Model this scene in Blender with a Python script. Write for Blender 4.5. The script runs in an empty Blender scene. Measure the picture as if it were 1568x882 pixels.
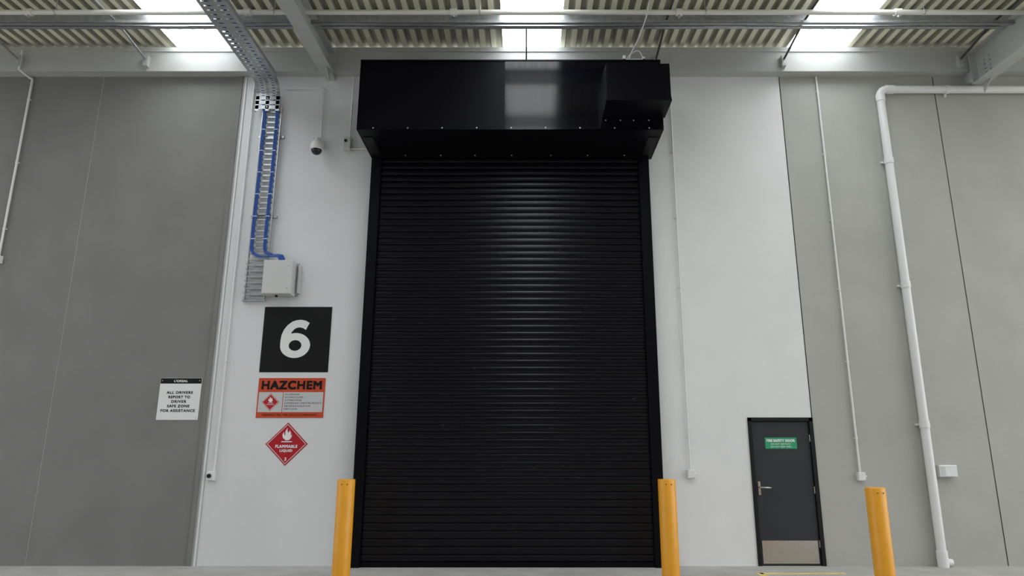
import bpy, math, random
from mathutils import Vector, Matrix
random.seed(4)
sc = bpy.context.scene
try:
    sc.view_settings.view_transform = 'Standard'
    sc.view_settings.look = 'None'
except Exception: pass

# ---------------------------------------------------------------- materials
def mat(name, col, rough=0.5, metal=0.0, spec=0.5, noise=0.0, nscale=3.0, bump=0.0, bscale=60.0,
        emis=0.0, stretch=(1,1,1)):
    m = bpy.data.materials.new(name); m.use_nodes = True
    nt = m.node_tree; n = nt.nodes; b = n['Principled BSDF']
    c = (*col, 1)
    b.inputs['Base Color'].default_value = c
    b.inputs['Roughness'].default_value = rough
    b.inputs['Metallic'].default_value = metal
    b.inputs['Specular IOR Level'].default_value = spec
    tc = n.new('ShaderNodeTexCoord'); mp = n.new('ShaderNodeMapping')
    mp.inputs['Scale'].default_value = stretch
    nt.links.new(tc.outputs['Object'], mp.inputs['Vector'])
    if noise > 0:
        t = n.new('ShaderNodeTexNoise'); t.inputs['Scale'].default_value = nscale
        t.inputs['Detail'].default_value = 6
        nt.links.new(mp.outputs['Vector'], t.inputs['Vector'])
        r = n.new('ShaderNodeValToRGB')
        r.color_ramp.elements[0].position = .3; r.color_ramp.elements[1].position = .7
        r.color_ramp.elements[0].color = tuple(max(0, x*(1-noise)) for x in col)+(1,)
        r.color_ramp.elements[1].color = tuple(min(1, x*(1+noise)) for x in col)+(1,)
        nt.links.new(t.outputs['Fac'], r.inputs['Fac'])
        nt.links.new(r.outputs['Color'], b.inputs['Base Color'])
    if bump > 0:
        t2 = n.new('ShaderNodeTexNoise'); t2.inputs['Scale'].default_value = bscale
        nt.links.new(mp.outputs['Vector'], t2.inputs['Vector'])
        bp = n.new('ShaderNodeBump'); bp.inputs['Strength'].default_value = bump
        bp.inputs['Distance'].default_value = .01
        nt.links.new(t2.outputs['Fac'], bp.inputs['Height'])
        nt.links.new(bp.outputs['Normal'], b.inputs['Normal'])
    if emis > 0:
        b.inputs['Emission Color'].default_value = c
        b.inputs['Emission Strength'].default_value = emis
    return m

M_white  = mat('white_painted_concrete', (.70,.71,.72), .8, noise=.025, nscale=1.2, bump=.15)
M_white2 = mat('white_painted_concrete_lit', (.78,.785,.775), .8, noise=.025, nscale=1.2, bump=.15)  # same white paint, brighter right-hand light put into the colour
M_greyL  = mat('grey_concrete_shaded', (.208,.206,.196), .85, noise=.06, nscale=1.5, bump=.2)  # same grey as the right side, dimmer left light put into the colour
M_greyR  = mat('grey_concrete_lit', (.43,.428,.395), .85, noise=.05, nscale=1.5, bump=.2)  # brighter right-hand light put into the grey
M_jointD = mat('joint_sealant_dark', (.03,.03,.03), .9)
M_jointL = mat('joint_sealant_grey', (.42,.42,.41), .8)
M_conc   = mat('concrete_apron', (.42,.41,.39), .9, noise=.12, nscale=2.5, bump=.3)
M_yline  = mat('yellow_line_paint', (.75,.6,.2), .8, noise=.2, nscale=12)
M_girt   = mat('grey_painted_steel', (.47,.48,.465), .5, noise=.03)
M_galv   = mat('galvanised_steel', (.44,.46,.48), .38, metal=.6, noise=.14, nscale=14)
M_galvd  = mat('galvanised_steel_dull', (.36,.37,.38), .45, metal=.5, noise=.15, nscale=14)
M_roof   = mat('cream_roof_sheet', (.86,.83,.66), .5, noise=.03)
M_rib    = mat('shaded_roof_recess', (.42,.40,.32), .6, noise=.08)  # shade in the rib recesses painted as a darker sheet colour
M_pvc    = mat('white_pvc', (.78,.78,.77), .35)
M_cream  = mat('cream_pipe_paint', (.74,.74,.68), .4)
M_black  = mat('black_powdercoat', (.003,.003,.006), .12, spec=.28)
M_blackF = mat('black_frame_powdercoat', (.003,.003,.005), .4, spec=.12)
M_bolt   = mat('bolt_zinc', (.55,.55,.57), .4, metal=.8)
M_yel    = mat('bollard_yellow', (.80,.355,.018), .38, noise=.05, nscale=6)
M_signB  = mat('sign_black', (.008,.008,.009), .5, spec=.2)
M_signW  = mat('sign_white', (.80,.80,.80), .5)
M_signG  = mat('sign_grey', (.55,.56,.57), .5)
M_signO  = mat('sign_orange_red', (.55,.07,.025), .5, spec=.3)
M_signR  = mat('sign_red', (.44,.012,.022), .5, spec=.3)
M_green  = mat('sign_green', (.02,.33,.15), .5)
M_door   = mat('charcoal_door_paint', (.036,.039,.044), .45, spec=.25, noise=.05)
M_dframe = mat('door_frame_black', (.010,.010,.011), .5, spec=.25)
M_steel  = mat('brushed_steel', (.62,.58,.52), .25, metal=.95, noise=.06, nscale=20)
M_blue   = mat('blue_cable', (.01,.07,.34), .4)
M_box    = mat('enclosure_grey', (.58,.59,.58), .45)
M_lens   = mat('camera_dome_black', (.01,.01,.02), .08)
M_dark   = mat('dark_steel', (.06,.06,.06), .6)
M_cable  = mat('white_cable', (.75,.75,.75), .5)
M_far    = mat('sky_blocker_dark', (.06,.065,.07), .7, noise=.1)

def curtain_mat():
    m = mat('black_slat_paint', (.003,.003,.005), .25, spec=.28)
    nt = m.node_tree; n = nt.nodes; b = n['Principled BSDF']
    tc = n.new('ShaderNodeTexCoord'); mp = n.new('ShaderNodeMapping')
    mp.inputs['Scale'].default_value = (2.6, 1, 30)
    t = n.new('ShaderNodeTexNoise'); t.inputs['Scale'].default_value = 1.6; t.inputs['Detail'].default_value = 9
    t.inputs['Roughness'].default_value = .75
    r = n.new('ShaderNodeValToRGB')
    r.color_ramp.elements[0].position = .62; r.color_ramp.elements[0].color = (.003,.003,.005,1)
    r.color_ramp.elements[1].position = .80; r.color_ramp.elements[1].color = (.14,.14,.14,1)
    nt.links.new(tc.outputs['Object'], mp.inputs['Vector'])
    nt.links.new(mp.outputs['Vector'], t.inputs['Vector'])
    nt.links.new(t.outputs['Fac'], r.inputs['Fac'])
    nt.links.new(r.outputs['Color'], b.inputs['Base Color'])
    return m
M_slat = curtain_mat()

def sky_panel(name,st):
    m = bpy.data.materials.new(name); m.use_nodes = True
    nt = m.node_tree; n = nt.nodes; b = n['Principled BSDF']
    b.inputs['Base Color'].default_value = (.6,.63,.65,1)
    b.inputs['Roughness'].default_value = .6
    b.inputs['Emission Color'].default_value = (.94,.98,1,1)
    b.inputs['Emission Strength'].default_value = st
    return m
M_sky = sky_panel('translucent_skylight_sheet',8.5)
M_sky2 = sky_panel('translucent_skylight_rib',.3)

# ---------------------------------------------------------------- mesh builder
class B:
    def __init__(s): s.v=[]; s.f=[]; s.m=[]; s.sm=[]; s.mats=[]
    def mi(s, m):
        if m not in s.mats: s.mats.append(m)
        return s.mats.index(m)
    def add(s, vs, fs, m, smooth=False):
        o=len(s.v); s.v += [tuple(v) for v in vs]; k=s.mi(m)
        for f in fs:
            s.f.append(tuple(o+i for i in f)); s.m.append(k); s.sm.append(smooth)
    def box(s, x0,x1,y0,y1,z0,z1, m):
        vs=[(x0,y0,z0),(x1,y0,z0),(x1,y1,z0),(x0,y1,z0),(x0,y0,z1),(x1,y0,z1),(x1,y1,z1),(x0,y1,z1)]
        s.add(vs,[(0,3,2,1),(4,5,6,7),(0,1,5,4),(1,2,6,5),(2,3,7,6),(3,0,4,7)],m)
    def bbox(s, x0,x1,y0,y1,z0,z1, m, r=.01):
        vs=[(x0,y1,z0),(x1,y1,z0),(x1,y1,z1),(x0,y1,z1),
            (x0,y0+r,z0),(x1,y0+r,z0),(x1,y0+r,z1),(x0,y0+r,z1),
            (x0+r,y0,z0+r),(x1-r,y0,z0+r),(x1-r,y0,z1-r),(x0+r,y0,z1-r)]
        s.add(vs,[(0,3,2,1)[::-1],(8,9,10,11),(4,5,9,8),(5,6,10,9),(6,7,11,10),(7,4,8,11),
                  (0,1,5,4),(1,2,6,5),(2,3,7,6),(3,0,4,7)],m)
    def tube(s, pts, r, m, n=12, caps=True):
        pts=[Vector(p) for p in pts]; rings=[]
        prev=None
        for i,p in enumerate(pts):
            if i==0: t=(pts[1]-p)
            elif i==len(pts)-1: t=(p-pts[i-1])
            else: t=(pts[i+1]-p).normalized()+(p-pts[i-1]).normalized()
            t.normalize()
            if prev is None:
                a=Vector((0,0,1)) if abs(t.z)<.9 else Vector((1,0,0))
                u=t.cross(a).normalized()
            else:
                u=(prev-t*prev.dot(t)).normalized()
            prev=u; w=t.cross(u)
            rr = r[i] if isinstance(r,(list,tuple)) else r
            rings.append([p+(u*math.cos(2*math.pi*k/n)+w*math.sin(2*math.pi*k/n))*rr for k in range(n)])
        vs=[v for g in rings for v in g]; fs=[]
        for i in range(len(pts)-1):
            for k in range(n):
                fs.append((i*n+k,i*n+(k+1)%n,(i+1)*n+(k+1)%n,(i+1)*n+k))
        s.add(vs,fs,m,True)
        if caps:
            s.add(rings[0],[tuple(range(n))[::-1]],m); s.add(rings[-1],[tuple(range(n))],m)
    def plate(s, pts, y0, y1, m):
        n=len(pts)
        vs=[(p[0],y0,p[1]) for p in pts]+[(p[0],y1,p[1]) for p in pts]
        s.add(vs,[tuple(range(n)),tuple(range(2*n-1,n-1,-1))]+[(i,(i+n),(i+1)%n+n,(i+1)%n) for i in range(n)],m)
    def platex(s, pts, x0, x1, m):
        n=len(pts)
        vs=[(x0,p[0],p[1]) for p in pts]+[(x1,p[0],p[1]) for p in pts]
        s.add(vs,[tuple(range(n)),tuple(range(2*n-1,n-1,-1))]+[(i,(i+n),(i+1)%n+n,(i+1)%n) for i in range(n)],m)
    def text(s, body, x0, x1, zc, h, y, m, bold=0.0, track=1.0):
        cu=bpy.data.curves.new('t','FONT'); cu.body=body; cu.size=1; cu.resolution_u=3
        cu.space_character=track
        ob=bpy.data.objects.new('t',cu); sc.collection.objects.link(ob)
        bpy.context.view_layer.update()
        dg=bpy.context.evaluated_depsgraph_get()
        me=bpy.data.meshes.new_from_object(ob.evaluated_get(dg))
        vs=[v.co.copy() for v in me.vertices]
        if vs:
            ax=min(v.x for v in vs); bx=max(v.x for v in vs); az=min(v.y for v in vs); bz=max(v.y for v in vs)
            sz=(h-bold)/(bz-az); sx=(x1-x0-bold)/(bx-ax)
            offs=[(0,0)] if bold==0 else [(i*bold/2,j*bold/2) for i in (0,1,2) for j in (0,1,2)]
            for q,(dx,dz) in enumerate(offs):
                out=[(x0+dx+(v.x-ax)*sx, y-q*.00006, zc-h/2+dz+(v.y-az)*sz) for v in vs]
                s.add(out,[tuple(p.vertices) for p in me.polygons],m)
        bpy.data.objects.remove(ob); bpy.data.meshes.remove(me)
    def bolt(s, x,y,z,r,m,n=8):
        c=(x,y-r*.6,z)
        ring=[(x+r*math.cos(2*math.pi*k/n),y,z+r*math.sin(2*math.pi*k/n)) for k in range(n)]
        s.add(ring+[c],[(k,(k+1)%n,n) for k in range(n)],m,True)
    def obj(s, name):
        me=bpy.data.meshes.new(name); me.from_pydata(s.v,[],s.f)
        for m in s.mats: me.materials.append(m)
        me.polygons.foreach_set('material_index',s.m)
        me.polygons.foreach_set('use_smooth',s.sm)
        me.update()
        o=bpy.data.objects.new(name,me); sc.collection.objects.link(o); return o

def arc(c,a0,a1,r,axis1,axis2,n=8):
    c=Vector(c);A=Vector(axis1);Bv=Vector(axis2);o=[]
    for i in range(n+1):
        t=math.radians(a0+(a1-a0)*i/n); o.append(c+A*math.cos(t)*r+Bv*math.sin(t)*r)
    return o
def smooth(pts,n=6):
    out=[];P_=[Vector(p) for p in pts];P_=[P_[0]]+P_+[P_[-1]]
    for i in range(1,len(P_)-2):
        for k in range(n):
            t=k/n;p0,p1,p2,p3=P_[i-1:i+3]
            out.append(.5*((2*p1)+(-p0+p2)*t+(2*p0-5*p1+4*p2-p3)*t*t+(-p0+3*p1-3*p2+p3)*t**3))
    out.append(P_[-1]); return out

W=10.5          # wall face plane
ROOFZ=8.40
SL=.0437
def rz(y): return ROOFZ-(W-y)*SL
YF=-12.0        # canopy front edge, unseen depth stretched to hide sky from the shutter
YS=1.0          # skylight front end

# ---------------------------------------------------------------- ground
b=B(); b.box(-60,60,-60,W+.4,-.3,0,M_conc)
b.box(-60,60,9.30,9.315,0,.002,M_dark)
b.obj('floor')
b=B(); b.box(3.15,4.3,9.80,9.90,.0,.004,M_yline); b.box(3.1,3.2,8.0,9.90,.0,.004,M_yline)
b.obj('floor_line_marking')

# ---------------------------------------------------------------- wall
b=B(); T=W+.2; H=8.36; g=.009
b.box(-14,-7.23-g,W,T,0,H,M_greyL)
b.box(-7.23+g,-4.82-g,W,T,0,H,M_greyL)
b.box(-4.82+g,1.9,W,T,0,H,M_white)
b.box(1.9,3.34,W,T,0,H,M_white2)
b.box(3.34,4.32-g,W,T,2.1,H,M_white2)
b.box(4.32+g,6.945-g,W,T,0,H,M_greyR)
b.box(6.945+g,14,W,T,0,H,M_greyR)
b.box(-7.23-g,-7.23+g,W+.006,T,0,H,M_jointL)
b.box(-4.82-g,-4.82+g,W+.012,T,0,H,M_jointL)
b.box(4.32-g,4.32+g,W+.012,T,0,H,M_jointD)
b.box(6.945-g,6.945+g,W+.012,T,0,H,M_jointD)
b.box(3.3,4.4,T,T+.05,0,2.2,M_jointD)
b.obj('wall_back')
b=B(); b.box(-4.90,-4.835,W-.02,W-.0005,0,7.83,M_greyL); b.box(-4.80,-4.765,W-.012,W-.0005,0,7.83,M_white)
b.box(-4.90,-4.765,W-.006,W-.0005,0,7.83,M_jointL)
b.obj('joint_flashing')

# ---------------------------------------------------------------- girt at wall head
b=B()
b.box(-14,14,10.32,10.34,7.86,8.27,M_girt)
b.box(-14,14,10.32,W,7.84,7.86,M_girt)
b.box(-14,14,10.32,W,8.25,8.27,M_girt)
b.box(-14,14,10.30,10.32,8.20,8.28,M_girt)
for x in (-8.55,-6.4,-1.9,2.18,4.33,7.3):
    b.box(x-.035,x+.035,10.24,10.32,7.90,8.10,M_girt)
    b.bolt(x,10.24,8.04,.014,M_bolt); b.bolt(x,10.24,7.96,.014,M_bolt)
b.obj('steel_girt')

# ---------------------------------------------------------------- canopy roof
sky_ranges=[(-11.35,-10.35),(-6.03,-5.0),(-.40,.58),(4.5,5.53),(9.8,10.8)]
P=.19
def sheet(x0,x1,m,mr,name,ya,yb):
    b=B(); n=round((x1-x0)/P); st=(x1-x0)/n; q=st/.19
    for i in range(n):
        o=x0+i*st
        pp=[(0,0),(.080*q,0),(.102*q,.062),(.162*q,.062),(.184*q,0),(st,0)]
        vs=[(o+x,y,rz(y)+z) for y in (ya,yb) for x,z in pp]
        for j in range(5):
            if m is M_sky: mm = M_sky2 if j in (1,3) else M_sky
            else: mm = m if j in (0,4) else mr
            b.add([vs[j],vs[j+1],vs[6+j+1],vs[6+j]],[(0,1,2,3)],mm)
    return b.obj(name)
e=-14
for a,c in sky_ranges:
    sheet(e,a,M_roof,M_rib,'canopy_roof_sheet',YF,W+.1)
    sheet(a,c,M_sky,M_sky,'skylight_strip',YS,W+.1)
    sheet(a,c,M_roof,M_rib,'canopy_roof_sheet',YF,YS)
    e=c
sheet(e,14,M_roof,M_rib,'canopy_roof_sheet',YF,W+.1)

# purlins (galvanised C sections)
b=B()
ys=[9.42-1.6*i for i in range(14)]
for y in ys:
    z1=rz(y)-.005; z0=z1-.27
    b.box(-14,14,y,y+.006,z0,z1,M_galv)
    b.box(-14,14,y,y+.075,z0,z0+.006,M_galv)
    b.box(-14,14,y,y+.075,z1-.006,z1,M_galv)
    b.box(-14,14,y+.07,y+.075,z0,z0+.025,M_galv)
    if y>8:
        for x in [i*1.07-13 for i in range(25)]:
            b.bolt(x,y,z0+.07,.013,M_bolt); b.bolt(x,y,z0+.18,.013,M_bolt)
        for x in (-5.6,-.9,3.1,7.9):
            b.box(x-.3,x+.3,y-.006,y,z0-.004,z1,M_galvd)
b.obj('roof_purlin')
b=B(); y=9.25
b.box(-14,14,y,y+.004,8.02,8.07,M_galvd); b.box(-14,14,y,y+.05,8.02,8.024,M_galvd)
b.obj('cable_duct')

# bridging struts between purlin and girt
b=B()
for x in (-8.55,-6.4,2.18,4.33,7.3):
    m = M_dark if x>0 else M_galvd
    b.tube([(x,9.46,8.12),(x,10.23,8.02)],.018,m,8)
    b.tube([(x,7.9,8.08),(x,9.42,8.13)],.018,m,8)
b.tube([(0,9.46,8.10),(0,10.1,8.02),(0,10.28,7.9)],.012,m,8)
b.obj('bridging_strut')

# rafters
def rafter(xc,drop,name):
    b=B(); y0,y1=YF,10.22; hw=.115
    def zb(y): return rz(y)-drop
    def zt(y): return rz(y)-.26
    def slab(xa,xb,fa,fb,y1=y1):
        vs=[(xa,y0,fa(y0)),(xb,y0,fa(y0)),(xb,y1,fa(y1)),(xa,y1,fa(y1)),
            (xa,y0,fb(y0)),(xb,y0,fb(y0)),(xb,y1,fb(y1)),(xa,y1,fb(y1))]
        b.add(vs,[(0,3,2,1),(4,5,6,7),(0,1,5,4),(1,2,6,5),(2,3,7,6),(3,0,4,7)],M_girt)
    slab(xc-hw,xc+hw,zb,lambda y:zb(y)+.015)
    slab(xc-hw,xc+hw,lambda y:zt(y)-.015,zt)
    slab(xc-.006,xc+.006,lambda y:zb(y)+.015,lambda y:zt(y)-.015)
    b.box(xc-hw,xc+hw,10.22,10.235,zb(10.22),8.2,M_girt)
    b.box(xc-.07,xc+.07,10.235,W-.001,max(zb(10.22)+.02,7.66),7.83,M_girt)
    b.platex([(10.0,zb(10)),(10.22,zb(10.2)),(10.22,zb(10.2)-.17)],xc+.04,xc+.055,M_girt)
    for i in range(4):
        for j in range(2):
            b.tube([(xc-.03,9.9+j*.12,zb(9.9)+.1+i*.08),(xc-.006,9.9+j*.12,zb(9.9)+.1+i*.08)],.014,M_bolt,8)
    return b.obj(name)
rafter(-3.33,.64,'canopy_rafter'); rafter(7.54,.84,'canopy_rafter')

# sprinkler pipe
b=B(); b.tube([(-14,9.02,8.04),(14,9.02,8.04)],.038,M_cream,14)
for x in (-7.5,-4.2,-1.1,2.3,5.6,8.6):
    b.tube([(x-.05,9.02,8.04),(x+.05,9.02,8.04)],.055,M_cream,14)
    b.tube([(x+.4,9.02,8.05),(x+.4,9.02,8.30)],.006,M_bolt,6)
    b.tube([(x+.39,9.02,8.04),(x+.41,9.02,8.04)],.046,M_bolt,14)
    b.tube([(x,9.02,8.0),(x,9.02,7.955)],.02,M_bolt,8)
b.obj('sprinkler_pipe')

# ---------------------------------------------------------------- roller shutter
XL,XR=-2.37,1.83; YC=10.40; TOP=6.36
b=B(); pitch=.108; prof2=[(0,.014),(.005,.002),(.018,-.0025),(.036,-.0044),(.054,-.005),(.072,-.0044),(.090,-.0025),(.102,.002),(.1065,.014)]
z=.06; n2=len(prof2)
while z<TOP:
    vs=[(x,YC+py,z+pz) for x in (XL-.03,XR+.03) for pz,py in prof2]
    b.add(vs,[(i,n2+i,n2+i+1,i+1) for i in range(1,n2-2)],M_slat,True)
    b.add(vs,[(i,n2+i,n2+i+1,i+1) for i in (0,n2-2)],M_slat,False)
    z+=pitch
b.box(XL-.03,XR+.03,YC+.0142,YC+.018,0,TOP+.05,M_blackF)
b.box(XL-.01,XR+.01,YC-.03,YC+.012,0.0,.07,M_blackF)
for xa,xb in ((XL-.155,XL),(XR,XR+.165)):
    b.box(xa,xb,YC+.03,W-.001,0,TOP,M_blackF)
    b.box(xa,xb,YC-.07,YC-.045,0,TOP,M_blackF)
    ox=(xa,xa+.02) if xa<0 else (xb-.02,xb)
    b.box(ox[0],ox[1],YC-.045,YC+.03,0,TOP,M_blackF)
    for zz in (.6,1.9,3.2,4.5,5.8):
        b.bolt((xa+xb)/2,YC-.07,zz,.012,M_blackF)
b.box(XL-.155,XR+.165,YC-.06,YC-.04,TOP-.08,TOP+.05,M_blackF)
for x in (-1.98,-1.4,-.84,-.24,.40,1.0,1.6): b.bolt(x,YC-.06,TOP-.04,.013,M_bolt)
HX0,HX1=-2.56,2.07; HY=9.43; HZ0,HZ1=6.32,7.48; SX=-.33
def quad(p,m): b.add(p,[(0,1,2,3)],m)
b.box(HX0,SX,HY+.022,HY+.026,HZ0,HZ1,M_blackF)
quad([(HX0,HY,HZ0),(SX,HY+.002,HZ0),(SX,HY-.001,HZ1),(HX0,HY+.02,HZ1)],M_blackF)
b.box(SX,HX1,HY-.004,HY+.016,HZ0,HZ1,M_black)
b.box(HX0,HX1,HY,W-.001,HZ1-.01,HZ1,M_blackF)
b.box(HX0,HX0+.012,HY,W-.001,HZ0,HZ1,M_blackF); b.box(HX1-.012,HX1,HY,W-.001,HZ0,HZ1,M_blackF)
b.box(HX0,HX1,HY,W-.001,HZ0,HZ0+.012,M_blackF)
b.box(HX0,HX1,HY-.012,HY+.01,HZ1-.012,HZ1+.012,M_blackF)
for sx in (HX0+.05,HX1-.19):
    b.box(sx,sx+.14,HY+.25,W-.001,HZ0-.012,HZ0,M_dframe)
for i in range(9):
    x=HX0+.25+i*.52
    b.bolt(x,HY-.004,HZ0+.025,.012,M_bolt)
for i in range(10): b.bolt(SX+.03,HY-.005,HZ0+.1+i*.11,.006,M_blackF)
MX0,MX1,MY,MZ0,MZ1=1.16,2.085,8.90,6.53,7.10
b.platex([(HY,MZ0),(MY,MZ0),(MY,MZ1),(HY,MZ1+.12)],MX0,MX1,M_blackF)
b.platex([(MY+.0,MZ0-.02),(HY,MZ0-.02),(HY,MZ0),(MY,MZ0)],MX0-.01,MX1+.01,M_blackF)
b.box(MX0-.01,MX1+.005,MY-.006,MY,MZ0-.02,MZ0+.03,M_blackF)
for x in (1.2,1.42,1.62,1.85): b.bolt(x,HY-.004,MZ0-.06,.012,M_bolt)
b.obj('roller_shutter_door')

# ---------------------------------------------------------------- bollards
def bollard(x,y,h,name='bollard',r=.112):
    b=B(); n=32
    prof=[(0,r),(h-.012,r),(h-.003,r-.004),(h,r-.012)]
    vs=[];fs=[]
    for z,rr in prof:
        for k in range(n): vs.append((x+rr*math.cos(2*math.pi*k/n),y+rr*math.sin(2*math.pi*k/n),z))
    for i in range(len(prof)-1):
        for k in range(n): fs.append((i*n+k,i*n+(k+1)%n,(i+1)*n+(k+1)%n,(i+1)*n+k))
    b.add(vs,fs,M_yel,True)
    b.add([vs[(len(prof)-1)*n+k] for k in range(n)]+[(x,y,h+.004)],[(k,(k+1)%n,n) for k in range(n)],M_yel,True)
    b.box(x-.17,x+.17,y-.17,y+.17,0,.012,M_yel)
    for sx in (-.13,.13):
        for sy in (-.13,.13): b.tube([(x+sx,y+sy,.012),(x+sx,y+sy,.035)],.014,M_bolt,8)
    for sx in (-.03,.04): b.tube([(x+sx,y-r-.001,h-.06),(x+sx,y-r+.01,h-.06)],.007,M_dark,8)
    return b.obj(name)
bollard(-2.31,9.1,1.255); bollard(1.80,9.1,1.255); bollard(4.12,8.4,1.185)

# ---------------------------------------------------------------- fire door
b=B(); x0,x1=3.34,4.32
b.box(x0,x0+.055,W-.015,W+.09,0,2.1,M_dframe); b.box(x1-.055,x1,W-.015,W+.09,0,2.1,M_dframe)
b.box(x0,x1,W-.015,W+.09,2.05,2.105,M_dframe)
b.bbox(x0+.06,x1-.06,W+.015,W+.06,.012,2.045,M_door,.004)
b.box(x0+.085,x1-.085,W+.011,W+.015,.03,.345,M_steel)
b.box(3.585,4.06,W+.011,W+.015,1.645,1.81,M_green)
b.text('FIRE SAFETY DOOR',3.61,4.035,1.765,.040,W+.010,M_signW,.005,track=1.06)
b.text('DO NOT OBSTRUCT',3.67,3.975,1.715,.024,W+.010,M_signW)
b.text('DO NOT KEEP OPEN',3.67,3.975,1.675,.024,W+.010,M_signW)
b.bbox(3.425,3.465,W-.002,W+.015,.98,1.17,M_steel,.004)
b.tube([(3.445,W,1.09),(3.445,W-.05,1.09),(3.46,W-.06,1.09),(3.60,W-.06,1.085)],.011,M_steel,10)
b.tube([(3.445,W-.002,1.02),(3.445,W-.012,1.02)],.014,M_steel,12)
for z in (.3,1.05,1.8): b.tube([(x1-.058,W+.008,z-.05),(x1-.058,W+.008,z+.05)],.009,M_steel,8)
b.obj('door_1')

# ---------------------------------------------------------------- signs
ys0=W-.008; We=W-.0005
b=B(); b.bbox(-4.105,-3.05,ys0,We,2.79,3.815,M_signB,.002)
cx,cz,hh=-3.585,3.308,.60; yy=ys0-.0015
n=48; o=[];inn=[]
bc=(cx+.0,cz-.105)
for k in range(n):
    a=2*math.pi*k/n
    o.append((bc[0]+.232*math.cos(a),yy,bc[1]+.195*math.sin(a)))
    inn.append((bc[0]+.098*math.cos(a),yy,bc[1]+.083*math.sin(a)))
b.add(o+inn,[(k,(k+1)%n,n+(k+1)%n,n+k) for k in range(n)],M_signW)
outer=[(-.232,-.105),(-.232,-.03),(-.222,.06),(-.19,.145),(-.14,.215),(-.07,.27),(.0,.295),(.07,.30),(.14,.285),(.20,.25)]
inner=[(-.098,-.105),(-.10,-.03),(-.092,.04),(-.07,.10),(-.04,.14),(-.01,.165),(.03,.178),(.07,.178),(.11,.165),(.15,.14)]
vs=[(cx+p[0],yy-.0004,cz+p[1]) for p in outer]+[(cx+p[0],yy-.0004,cz+p[1]) for p in inner]
k=len(outer); b.add(vs,[(i,i+1,k+i+1,k+i) for i in range(k-1)],M_signW)
b.obj('dock_number_sign')

def flame(b,cx,cz,s,y,m):
    pts=[(-.10,-.35),(-.33,-.15),(-.38,.08),(-.27,.30),(-.25,.08),(-.16,.02),(-.17,.32),(-.02,.62),(.0,.36),(.10,.22),(.17,.44),(.30,.20),(.24,.02),(.36,.12),(.36,-.10),(.22,-.30),(.10,-.35)]
    b.add([(cx+p[0]*s,y,cz+p[1]*s) for p in pts],[tuple(range(len(pts)))],m)
    b.box(cx-.42*s,cx+.42*s,y-.0003,y+.0003,cz-.50*s,cz-.42*s,m)
def diamond(b,cx,cz,r,y,m):
    b.add([(cx,y,cz-r),(cx+r,y,cz),(cx,y,cz+r),(cx-r,y,cz)],[(0,1,2,3)],m)
def frame_d(b,cx,cz,r,w,y,m):
    o=[(cx,y,cz-r),(cx+r,y,cz),(cx,y,cz+r),(cx-r,y,cz)]; r2=r-w
    i=[(cx,y,cz-r2),(cx+r2,y,cz),(cx,y,cz+r2),(cx-r2,y,cz)]
    b.add(o+i,[(k,(k+1)%4,4+(k+1)%4,4+k) for k in range(4)],m)

b=B(); b.bbox(-4.095,-3.075,ys0,We,2.10,2.70,M_signO,.002)
b.text('HAZCHEM',-4.045,-3.125,2.592,.135,ys0-.002,M_signB,.016,track=1.12)
b.box(-4.075,-3.71,ys0-.0012,ys0,2.185,2.485,M_signG)
b.box(-3.70,-3.095,ys0-.0012,ys0,2.185,2.485,M_signG)
diamond(b,-3.89,2.335,.135,ys0-.0020,M_signR); frame_d(b,-3.89,2.335,.125,.008,ys0-.0026,M_signW)
flame(b,-3.89,2.365,.09,ys0-.0030,M_signW)
b.text('FLAMMABLE',-3.95,-3.83,2.30,.018,ys0-.0030,M_signW)
for i,(t,w) in enumerate([('NO SMOKING',.22),('NO NAKED FLAMES',.28),('NO MOBILE PHONES',.26),('FLAMMABLE AND COMBUSTIBLE PRODUCTS',.56),('KEEP IGNITION SOURCES AWAY',.40),('KEEP CLEAR',.2)]):
    b.text(t,-3.675,-3.675+w,2.452-.044*i,.026,ys0-.002,M_signB)
b.text('EMERGENCY 000 - FIRE, POLICE OR AMBULANCE',-4.0,-3.17,2.142,.035,ys0-.002,M_signB)
b.obj('hazchem_sign')

b=B(); cx,cz=-3.594,1.715
b.plate([(cx,cz-.315),(cx+.315,cz),(cx,cz+.315),(cx-.315,cz)],ys0+.002,We,M_signR)
frame_d(b,cx,cz,.292,.010,ys0-.001,M_signW)
flame(b,cx,cz+.12,.19,ys0-.001,M_signW)
b.text('FLAMMABLE',cx-.165,cx+.165,cz-.035,.045,ys0-.001,M_signW,.005,track=1.1)
b.text('LIQUID',cx-.095,cx+.095,cz-.10,.045,ys0-.001,M_signW,.005,track=1.1)
b.text('3',cx-.015,cx+.015,cz-.22,.05,ys0-.001,M_signW,.004)
b.obj('flammable_liquid_sign')

b=B(); b.bbox(-5.60,-4.968,ys0,We,2.068,2.70,M_signW,.002)
b.box(-5.597,-4.971,ys0-.001,ys0,2.615,2.697,M_signB)
b.text("L'OREAL",-5.39,-5.18,2.655,.035,ys0-.002,M_signW,.004,track=1.05)
for i,(t,w) in enumerate([('ALL DRIVERS',.40),('REPORT TO',.33),('DRIVER',.23),('SAFE ZONE',.34),('FOR ASSISTANCE',.52)]):
    b.text(t,-5.284-w/2,-5.284+w/2,2.50-.068*i-.02,.042,ys0-.002,M_signB,.004,track=1.15)
for sx in (-5.57,-5.0):
    for zz in (2.10,2.66): b.bolt(sx,ys0-.001,zz,.008,M_bolt)
b.obj('driver_notice_sign')

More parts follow.
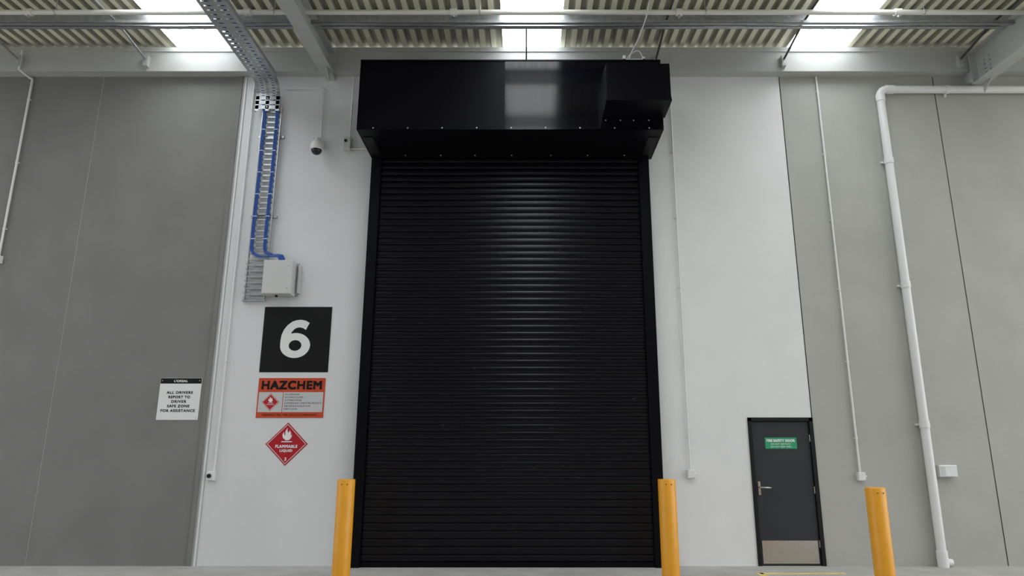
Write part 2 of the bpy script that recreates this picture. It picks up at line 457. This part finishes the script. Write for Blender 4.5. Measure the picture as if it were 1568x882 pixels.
# ---------------------------------------------------------------- conduits
def conduit(x,z0,z1,name,r=.014,extra=None,y=W-.03):
    b=B(); b.tube([(x,y,z0),(x,y,z1)],r,M_pvc,10)
    zz=z0+.5
    while zz<z1-.2:
        b.box(x-.028,x+.028,W-.012,We,zz-.009,zz+.009,M_pvc)
        b.tube([(x,y,zz-.009),(x,y,zz+.009)],r+.005,M_pvc,10); zz+=1.15
    if extra: extra(b)
    return b.obj(name)
def callbox(b):
    b.bbox(-4.715,-4.605,W-.07,We,1.19,1.32,M_pvc,.008)
    b.tube([(-4.675,W-.07,1.255),(-4.675,W-.085,1.255)],.032,M_lens,16)
conduit(-4.625,1.31,7.83,'call_point_conduit',extra=callbox)
def jb(x,z):
    def f(b):
        b.bbox(x-.055,x+.055,W-.07,We,z-.06,z+.06,M_pvc,.008)
        b.bolt(x-.04,W-.07,z+.045,.007,M_bolt); b.bolt(x+.04,W-.07,z-.045,.007,M_bolt)
        b.tube([(x+.055,W-.035,z),(x+.085,W-.035,z)],.012,M_pvc,8)
    return f
conduit(2.43,1.33,7.5,'electrical_conduit',extra=jb(2.435,1.28),r=.011)
conduit(4.94,1.30,7.83,'electrical_conduit',extra=jb(4.95,1.245),r=.016)
def topbend(b):
    b.bbox(-8.47,-8.37,W-.07,We,4.52,4.64,M_pvc,.008)
    b.tube([(-8.42,W-.03,7.70)]+arc((-8.47,W-.03,7.75),0,90,.05,(1,0,0),(0,0,1),5)+[(-8.53,10.28,7.85),(-8.53,10.27,8.2)],.018,M_pvc,10)
conduit(-8.42,4.6,7.71,'electrical_conduit',extra=topbend,r=.018)

# downpipe
b=B(); X=5.96; r=.064; y=W-.085; ZT=7.55
path=[(10.9,y,ZT),(X+.12,y,ZT)]+[tuple(v) for v in arc((X+.12,y,ZT-.12),90,180,.12,(1,0,0),(0,0,1),8)][1:]+[(X,y,.12)]
b.tube(path,r,M_pvc,20)
b.tube([(X+.10,y,ZT),(X+.24,y,ZT)],r+.010,M_pvc,20); b.tube([(X,y,ZT-.1),(X,y,ZT-.22)],r+.010,M_pvc,20)
for zz in (6.25,4.15,2.0):
    b.tube([(X,y,zz-.05),(X,y,zz+.05)],r+.009,M_pvc,20)
    b.box(X-.10,X+.10,W-.03,We,zz-.015,zz+.015,M_pvc)
for xx in (7.1,9.2): b.tube([(xx-.03,y,ZT),(xx+.03,y,ZT)],r+.009,M_pvc,20); b.box(xx-.02,xx+.02,W-.03,We,ZT-.1,ZT+.1,M_pvc)
b.tube([(X,y,.22),(X,y,.0)],r+.012,M_pvc,20)
b.tube([(X,y,.06),(X+.13,y,.06)],r*.8,M_pvc,16)
b.obj('drain_downpipe')

b=B(); b.bbox(6.09,6.35,W-.10,We,1.24,1.41,M_pvc,.012)
b.bbox(6.11,6.17,W-.105,W-.10,1.26,1.39,M_box,.002)
b.obj('outlet_box')

# CCTV
b=B(); x=-3.41; dz=-.12
b.tube([(-3.43,W-.03,6.60),(-3.43,W-.03,7.55)]+[tuple(v) for v in arc((-3.48,W-.03,7.55),0,90,.05,(1,0,0),(0,0,1),5)]+[(-4.1,W-.03,7.60)],.012,M_pvc,10)
b.bbox(x-.09,x+.05,W-.10,We,6.60+dz,6.76+dz,M_pvc,.01)
b.tube([(x,W-.08,6.72+dz),(x,W-.22,6.70+dz),(x,W-.25,6.66+dz),(x,W-.25,6.60+dz)],.035,M_pvc,14)
hp=[(x,W-.25,6.66+dz-.17*t) for t in (0,.15,.35,.6,.85,1)]
b.tube(hp,[.03,.065,.09,.10,.10,.09],M_pvc,24)
dm=[(x,W-.25,6.49+dz-.085*math.sin(a)) for a in (0,.3,.6,.9,1.2,1.5)]
b.tube(dm,[.086*math.cos(a) for a in (0,.3,.6,.9,1.2,1.5)],M_lens,24)
b.obj('security_camera')

b=B(); x=-2.97
b.bbox(x-.06,x+.06,W-.09,We,6.46,6.68,M_box,.01)
b.tube([(x-.02,W-.09,6.61),(x-.02,W-.11,6.61)],.025,M_lens,14)
b.tube([(x+.03,W-.035,6.68),(x+.03,W-.035,7.82)],.013,M_pvc,10)
b.tube([(x+.06,W-.035,6.49),(x+.35,W-.035,6.49)],.012,M_pvc,10)
b.obj('isolator_switch')

# ---------------------------------------------------------------- cable ladder + tray
b=B(); xc=-4.33; w=.20; zt=7.62
def strip(x0,x1,y0,y1,z0,z1): b.box(x0,x1,y0,y1,z0,z1,M_galv)
ya,yb=1.0,10.14
strip(xc-w-.004,xc-w,ya,yb,zt,zt+.07); strip(xc+w,xc+w+.004,ya,yb,zt,zt+.07)
strip(xc-w,xc-w+.05,ya,yb,zt,zt+.003); strip(xc+w-.05,xc+w,ya,yb,zt,zt+.003)
strip(xc-.03,xc+.03,ya,yb,zt,zt+.003)
y=ya
while y<yb:
    strip(xc-w+.05,xc-.03,y,y+.075,zt,zt+.003); strip(xc+.03,xc+w-.05,y,y+.075,zt,zt+.003); y+=.10
N=8; R=.22
el=[(yb+R*math.sin(math.radians(90*i/N)), zt-R+R*math.cos(math.radians(90*i/N))) for i in range(N+1)]
for i in range(N):
    (y0,z0),(y1,z1)=el[i],el[i+1]
    for xa,xb in ((xc-w,xc-w+.06),(xc-.03,xc+.03),(xc+w-.06,xc+w)):
        b.add([(xa,y0,z0),(xb,y0,z0),(xb,y1,z1),(xa,y1,z1)],[(0,1,2,3)],M_galv)
    ym,zm=y0+(y1-y0)*.75,z0+(z1-z0)*.75
    b.add([(xc-w,y0,z0),(xc+w,y0,z0),(xc+w,ym,zm),(xc-w,ym,zm)],[(0,1,2,3)],M_galv)
yw=yb+R; z=zt-R; zlo=7.13
for xa,xb in ((-w,-w+.06),(-.03,.03),(w-.06,w)): strip(xc+xa,xc+xb,yw,yw+.003,zlo,zt-R)
while z>zlo+.05: strip(xc-w,xc+w,yw,yw+.003,z-.066,z); z-=.085
strip(xc-w-.004,xc-w,yw,yw+.05,zlo,zt-R); strip(xc+w,xc+w+.004,yw,yw+.05,zlo,zt-R)
for sx in (-.13,0,.13):
    for zz in (7.2,7.36): b.bolt(xc+sx,yw,zz,.014,M_bolt)
xl=-4.255; lw=.155
for sx in (-lw,lw): b.box(xl+sx-.006,xl+sx+.006,W-.10,W-.05,3.92,7.2,M_galv)
z=4.0
while z<7.2:
    b.box(xl-lw,xl+lw,W-.09,W-.065,z-.014,z+.014,M_galv); z+=.095
for k in range(7): b.box(-4.45,-4.12,W-.06,W-.04,3.93+k*.095,3.96+k*.095,M_galv)
b.box(-4.46,-4.10,W-.06,We,3.90,3.925,M_galv)
for zz in (5.3,6.7): b.box(xl-lw-.05,xl+lw+.06,W-.05,We,zz-.02,zz+.02,M_galv)
for k,sx in enumerate((-.124,-.106,-.088,.082,.100,.118)):
    yy=W-.115
    xe=-3.96+.016*k; kk=.007*k
    bend=[(xc+sx*.9, yb+(R+.022)*math.sin(math.radians(a)), zt-R+(R+.022)*math.cos(math.radians(a))) for a in range(0,91,10)]
    b.tube([(xc+sx*.9,7.0,zt+.022)]+bend+[(xl+sx-.03,yy,7.22),(xl+sx,yy,7.06),(xl+sx+.004,yy,6.0),(xl+sx-.006,yy,5.0),(xl+sx,yy,4.75)]
           +[(xl+sx+.02,yy,4.68),(xl+sx+.06,yy-.01,4.635+kk),(xl+sx+.14,yy-.01,4.60+kk),(xe-.03,yy-.02,4.60+kk),(xe+.03,yy-.02,4.60+kk*.6),(xe+.06,yy-.02,4.56),(xe+.065,yy-.02,4.515)],.0105,M_blue,8)
z=4.9
while z<7.1:
    b.box(xl-.135,xl-.075,W-.13,W-.09,z-.005,z+.005,M_signW); b.box(xl+.068,xl+.13,W-.13,W-.09,z-.005,z+.005,M_signW); z+=.38
b.obj('cable_ladder')

b=B(); b.bbox(-4.09,-3.64,W-.26,W-.05,3.97,4.51,M_box,.012)
b.box(-4.09,-3.60,W-.05,W-.03,3.97,4.51,M_galvd)
b.box(-3.60,-3.575,W-.09,We,4.02,4.47,M_box)
b.bolt(-3.70,W-.26,4.42,.016,M_bolt); b.bolt(-3.70,W-.26,4.07,.016,M_bolt)
b.tube([(-3.89,W-.15,3.97),(-3.89,W-.15,3.94)],.02,M_signB,10)
b.obj('junction_box')

b=B()
b.tube(smooth([(1.84,8.93,8.16),(1.80,9.0,7.95),(1.72,9.25,7.76),(1.62,9.45,7.6),(1.60,9.55,7.49)]),.008,M_cable,8)
b.tube(smooth([(1.55,9.6,7.49),(1.60,9.5,7.60),(1.72,9.4,7.63),(1.80,9.45,7.56),(1.82,9.5,7.49)]),.010,M_cable,8)
b.box(1.50,1.84,9.44,9.52,7.495,7.52,M_pvc); b.box(1.50,1.54,9.44,9.52,7.495,7.58,M_pvc); b.box(1.80,1.84,9.44,9.52,7.495,7.56,M_pvc)
b.obj('motor_power_cable')

# unseen dark building added behind the viewpoint, hides low sky from the shutter
b=B(); b.box(-45,45,-34,-32,0,12,M_far)
for i in range(12): b.box(-40+i*7,-36+i*7,-32.05,-32,0,4.5,M_galvd)
b.obj('opposite_sky_blocker')

# ---------------------------------------------------------------- world
w=bpy.data.worlds.new('World'); sc.world=w; w.use_nodes=True
nt=w.node_tree; bg=nt.nodes['Background']
tc=nt.nodes.new('ShaderNodeTexCoord'); sp=nt.nodes.new('ShaderNodeSeparateXYZ')
mr=nt.nodes.new('ShaderNodeMapRange'); mr.inputs['From Min'].default_value=-1; mr.inputs['From Max'].default_value=1
mr.inputs['To Min'].default_value=1.25; mr.inputs['To Max'].default_value=3.0
nt.links.new(tc.outputs['Generated'],sp.inputs[0]); nt.links.new(sp.outputs['X'],mr.inputs['Value'])
nt.links.new(mr.outputs[0],bg.inputs['Strength'])
bg.inputs['Color'].default_value=(.975,.99,1,1)

# ---------------------------------------------------------------- camera
cd=bpy.data.cameras.new('cam'); cam=bpy.data.objects.new('camera',cd); sc.collection.objects.link(cam)
cam.location=(0,0,1.57); cam.rotation_euler=(math.radians(90+13.66),0,0)
cd.sensor_width=36; cd.lens=24.0; cd.shift_x=-22/1568; cd.clip_end=500
sc.camera=cam
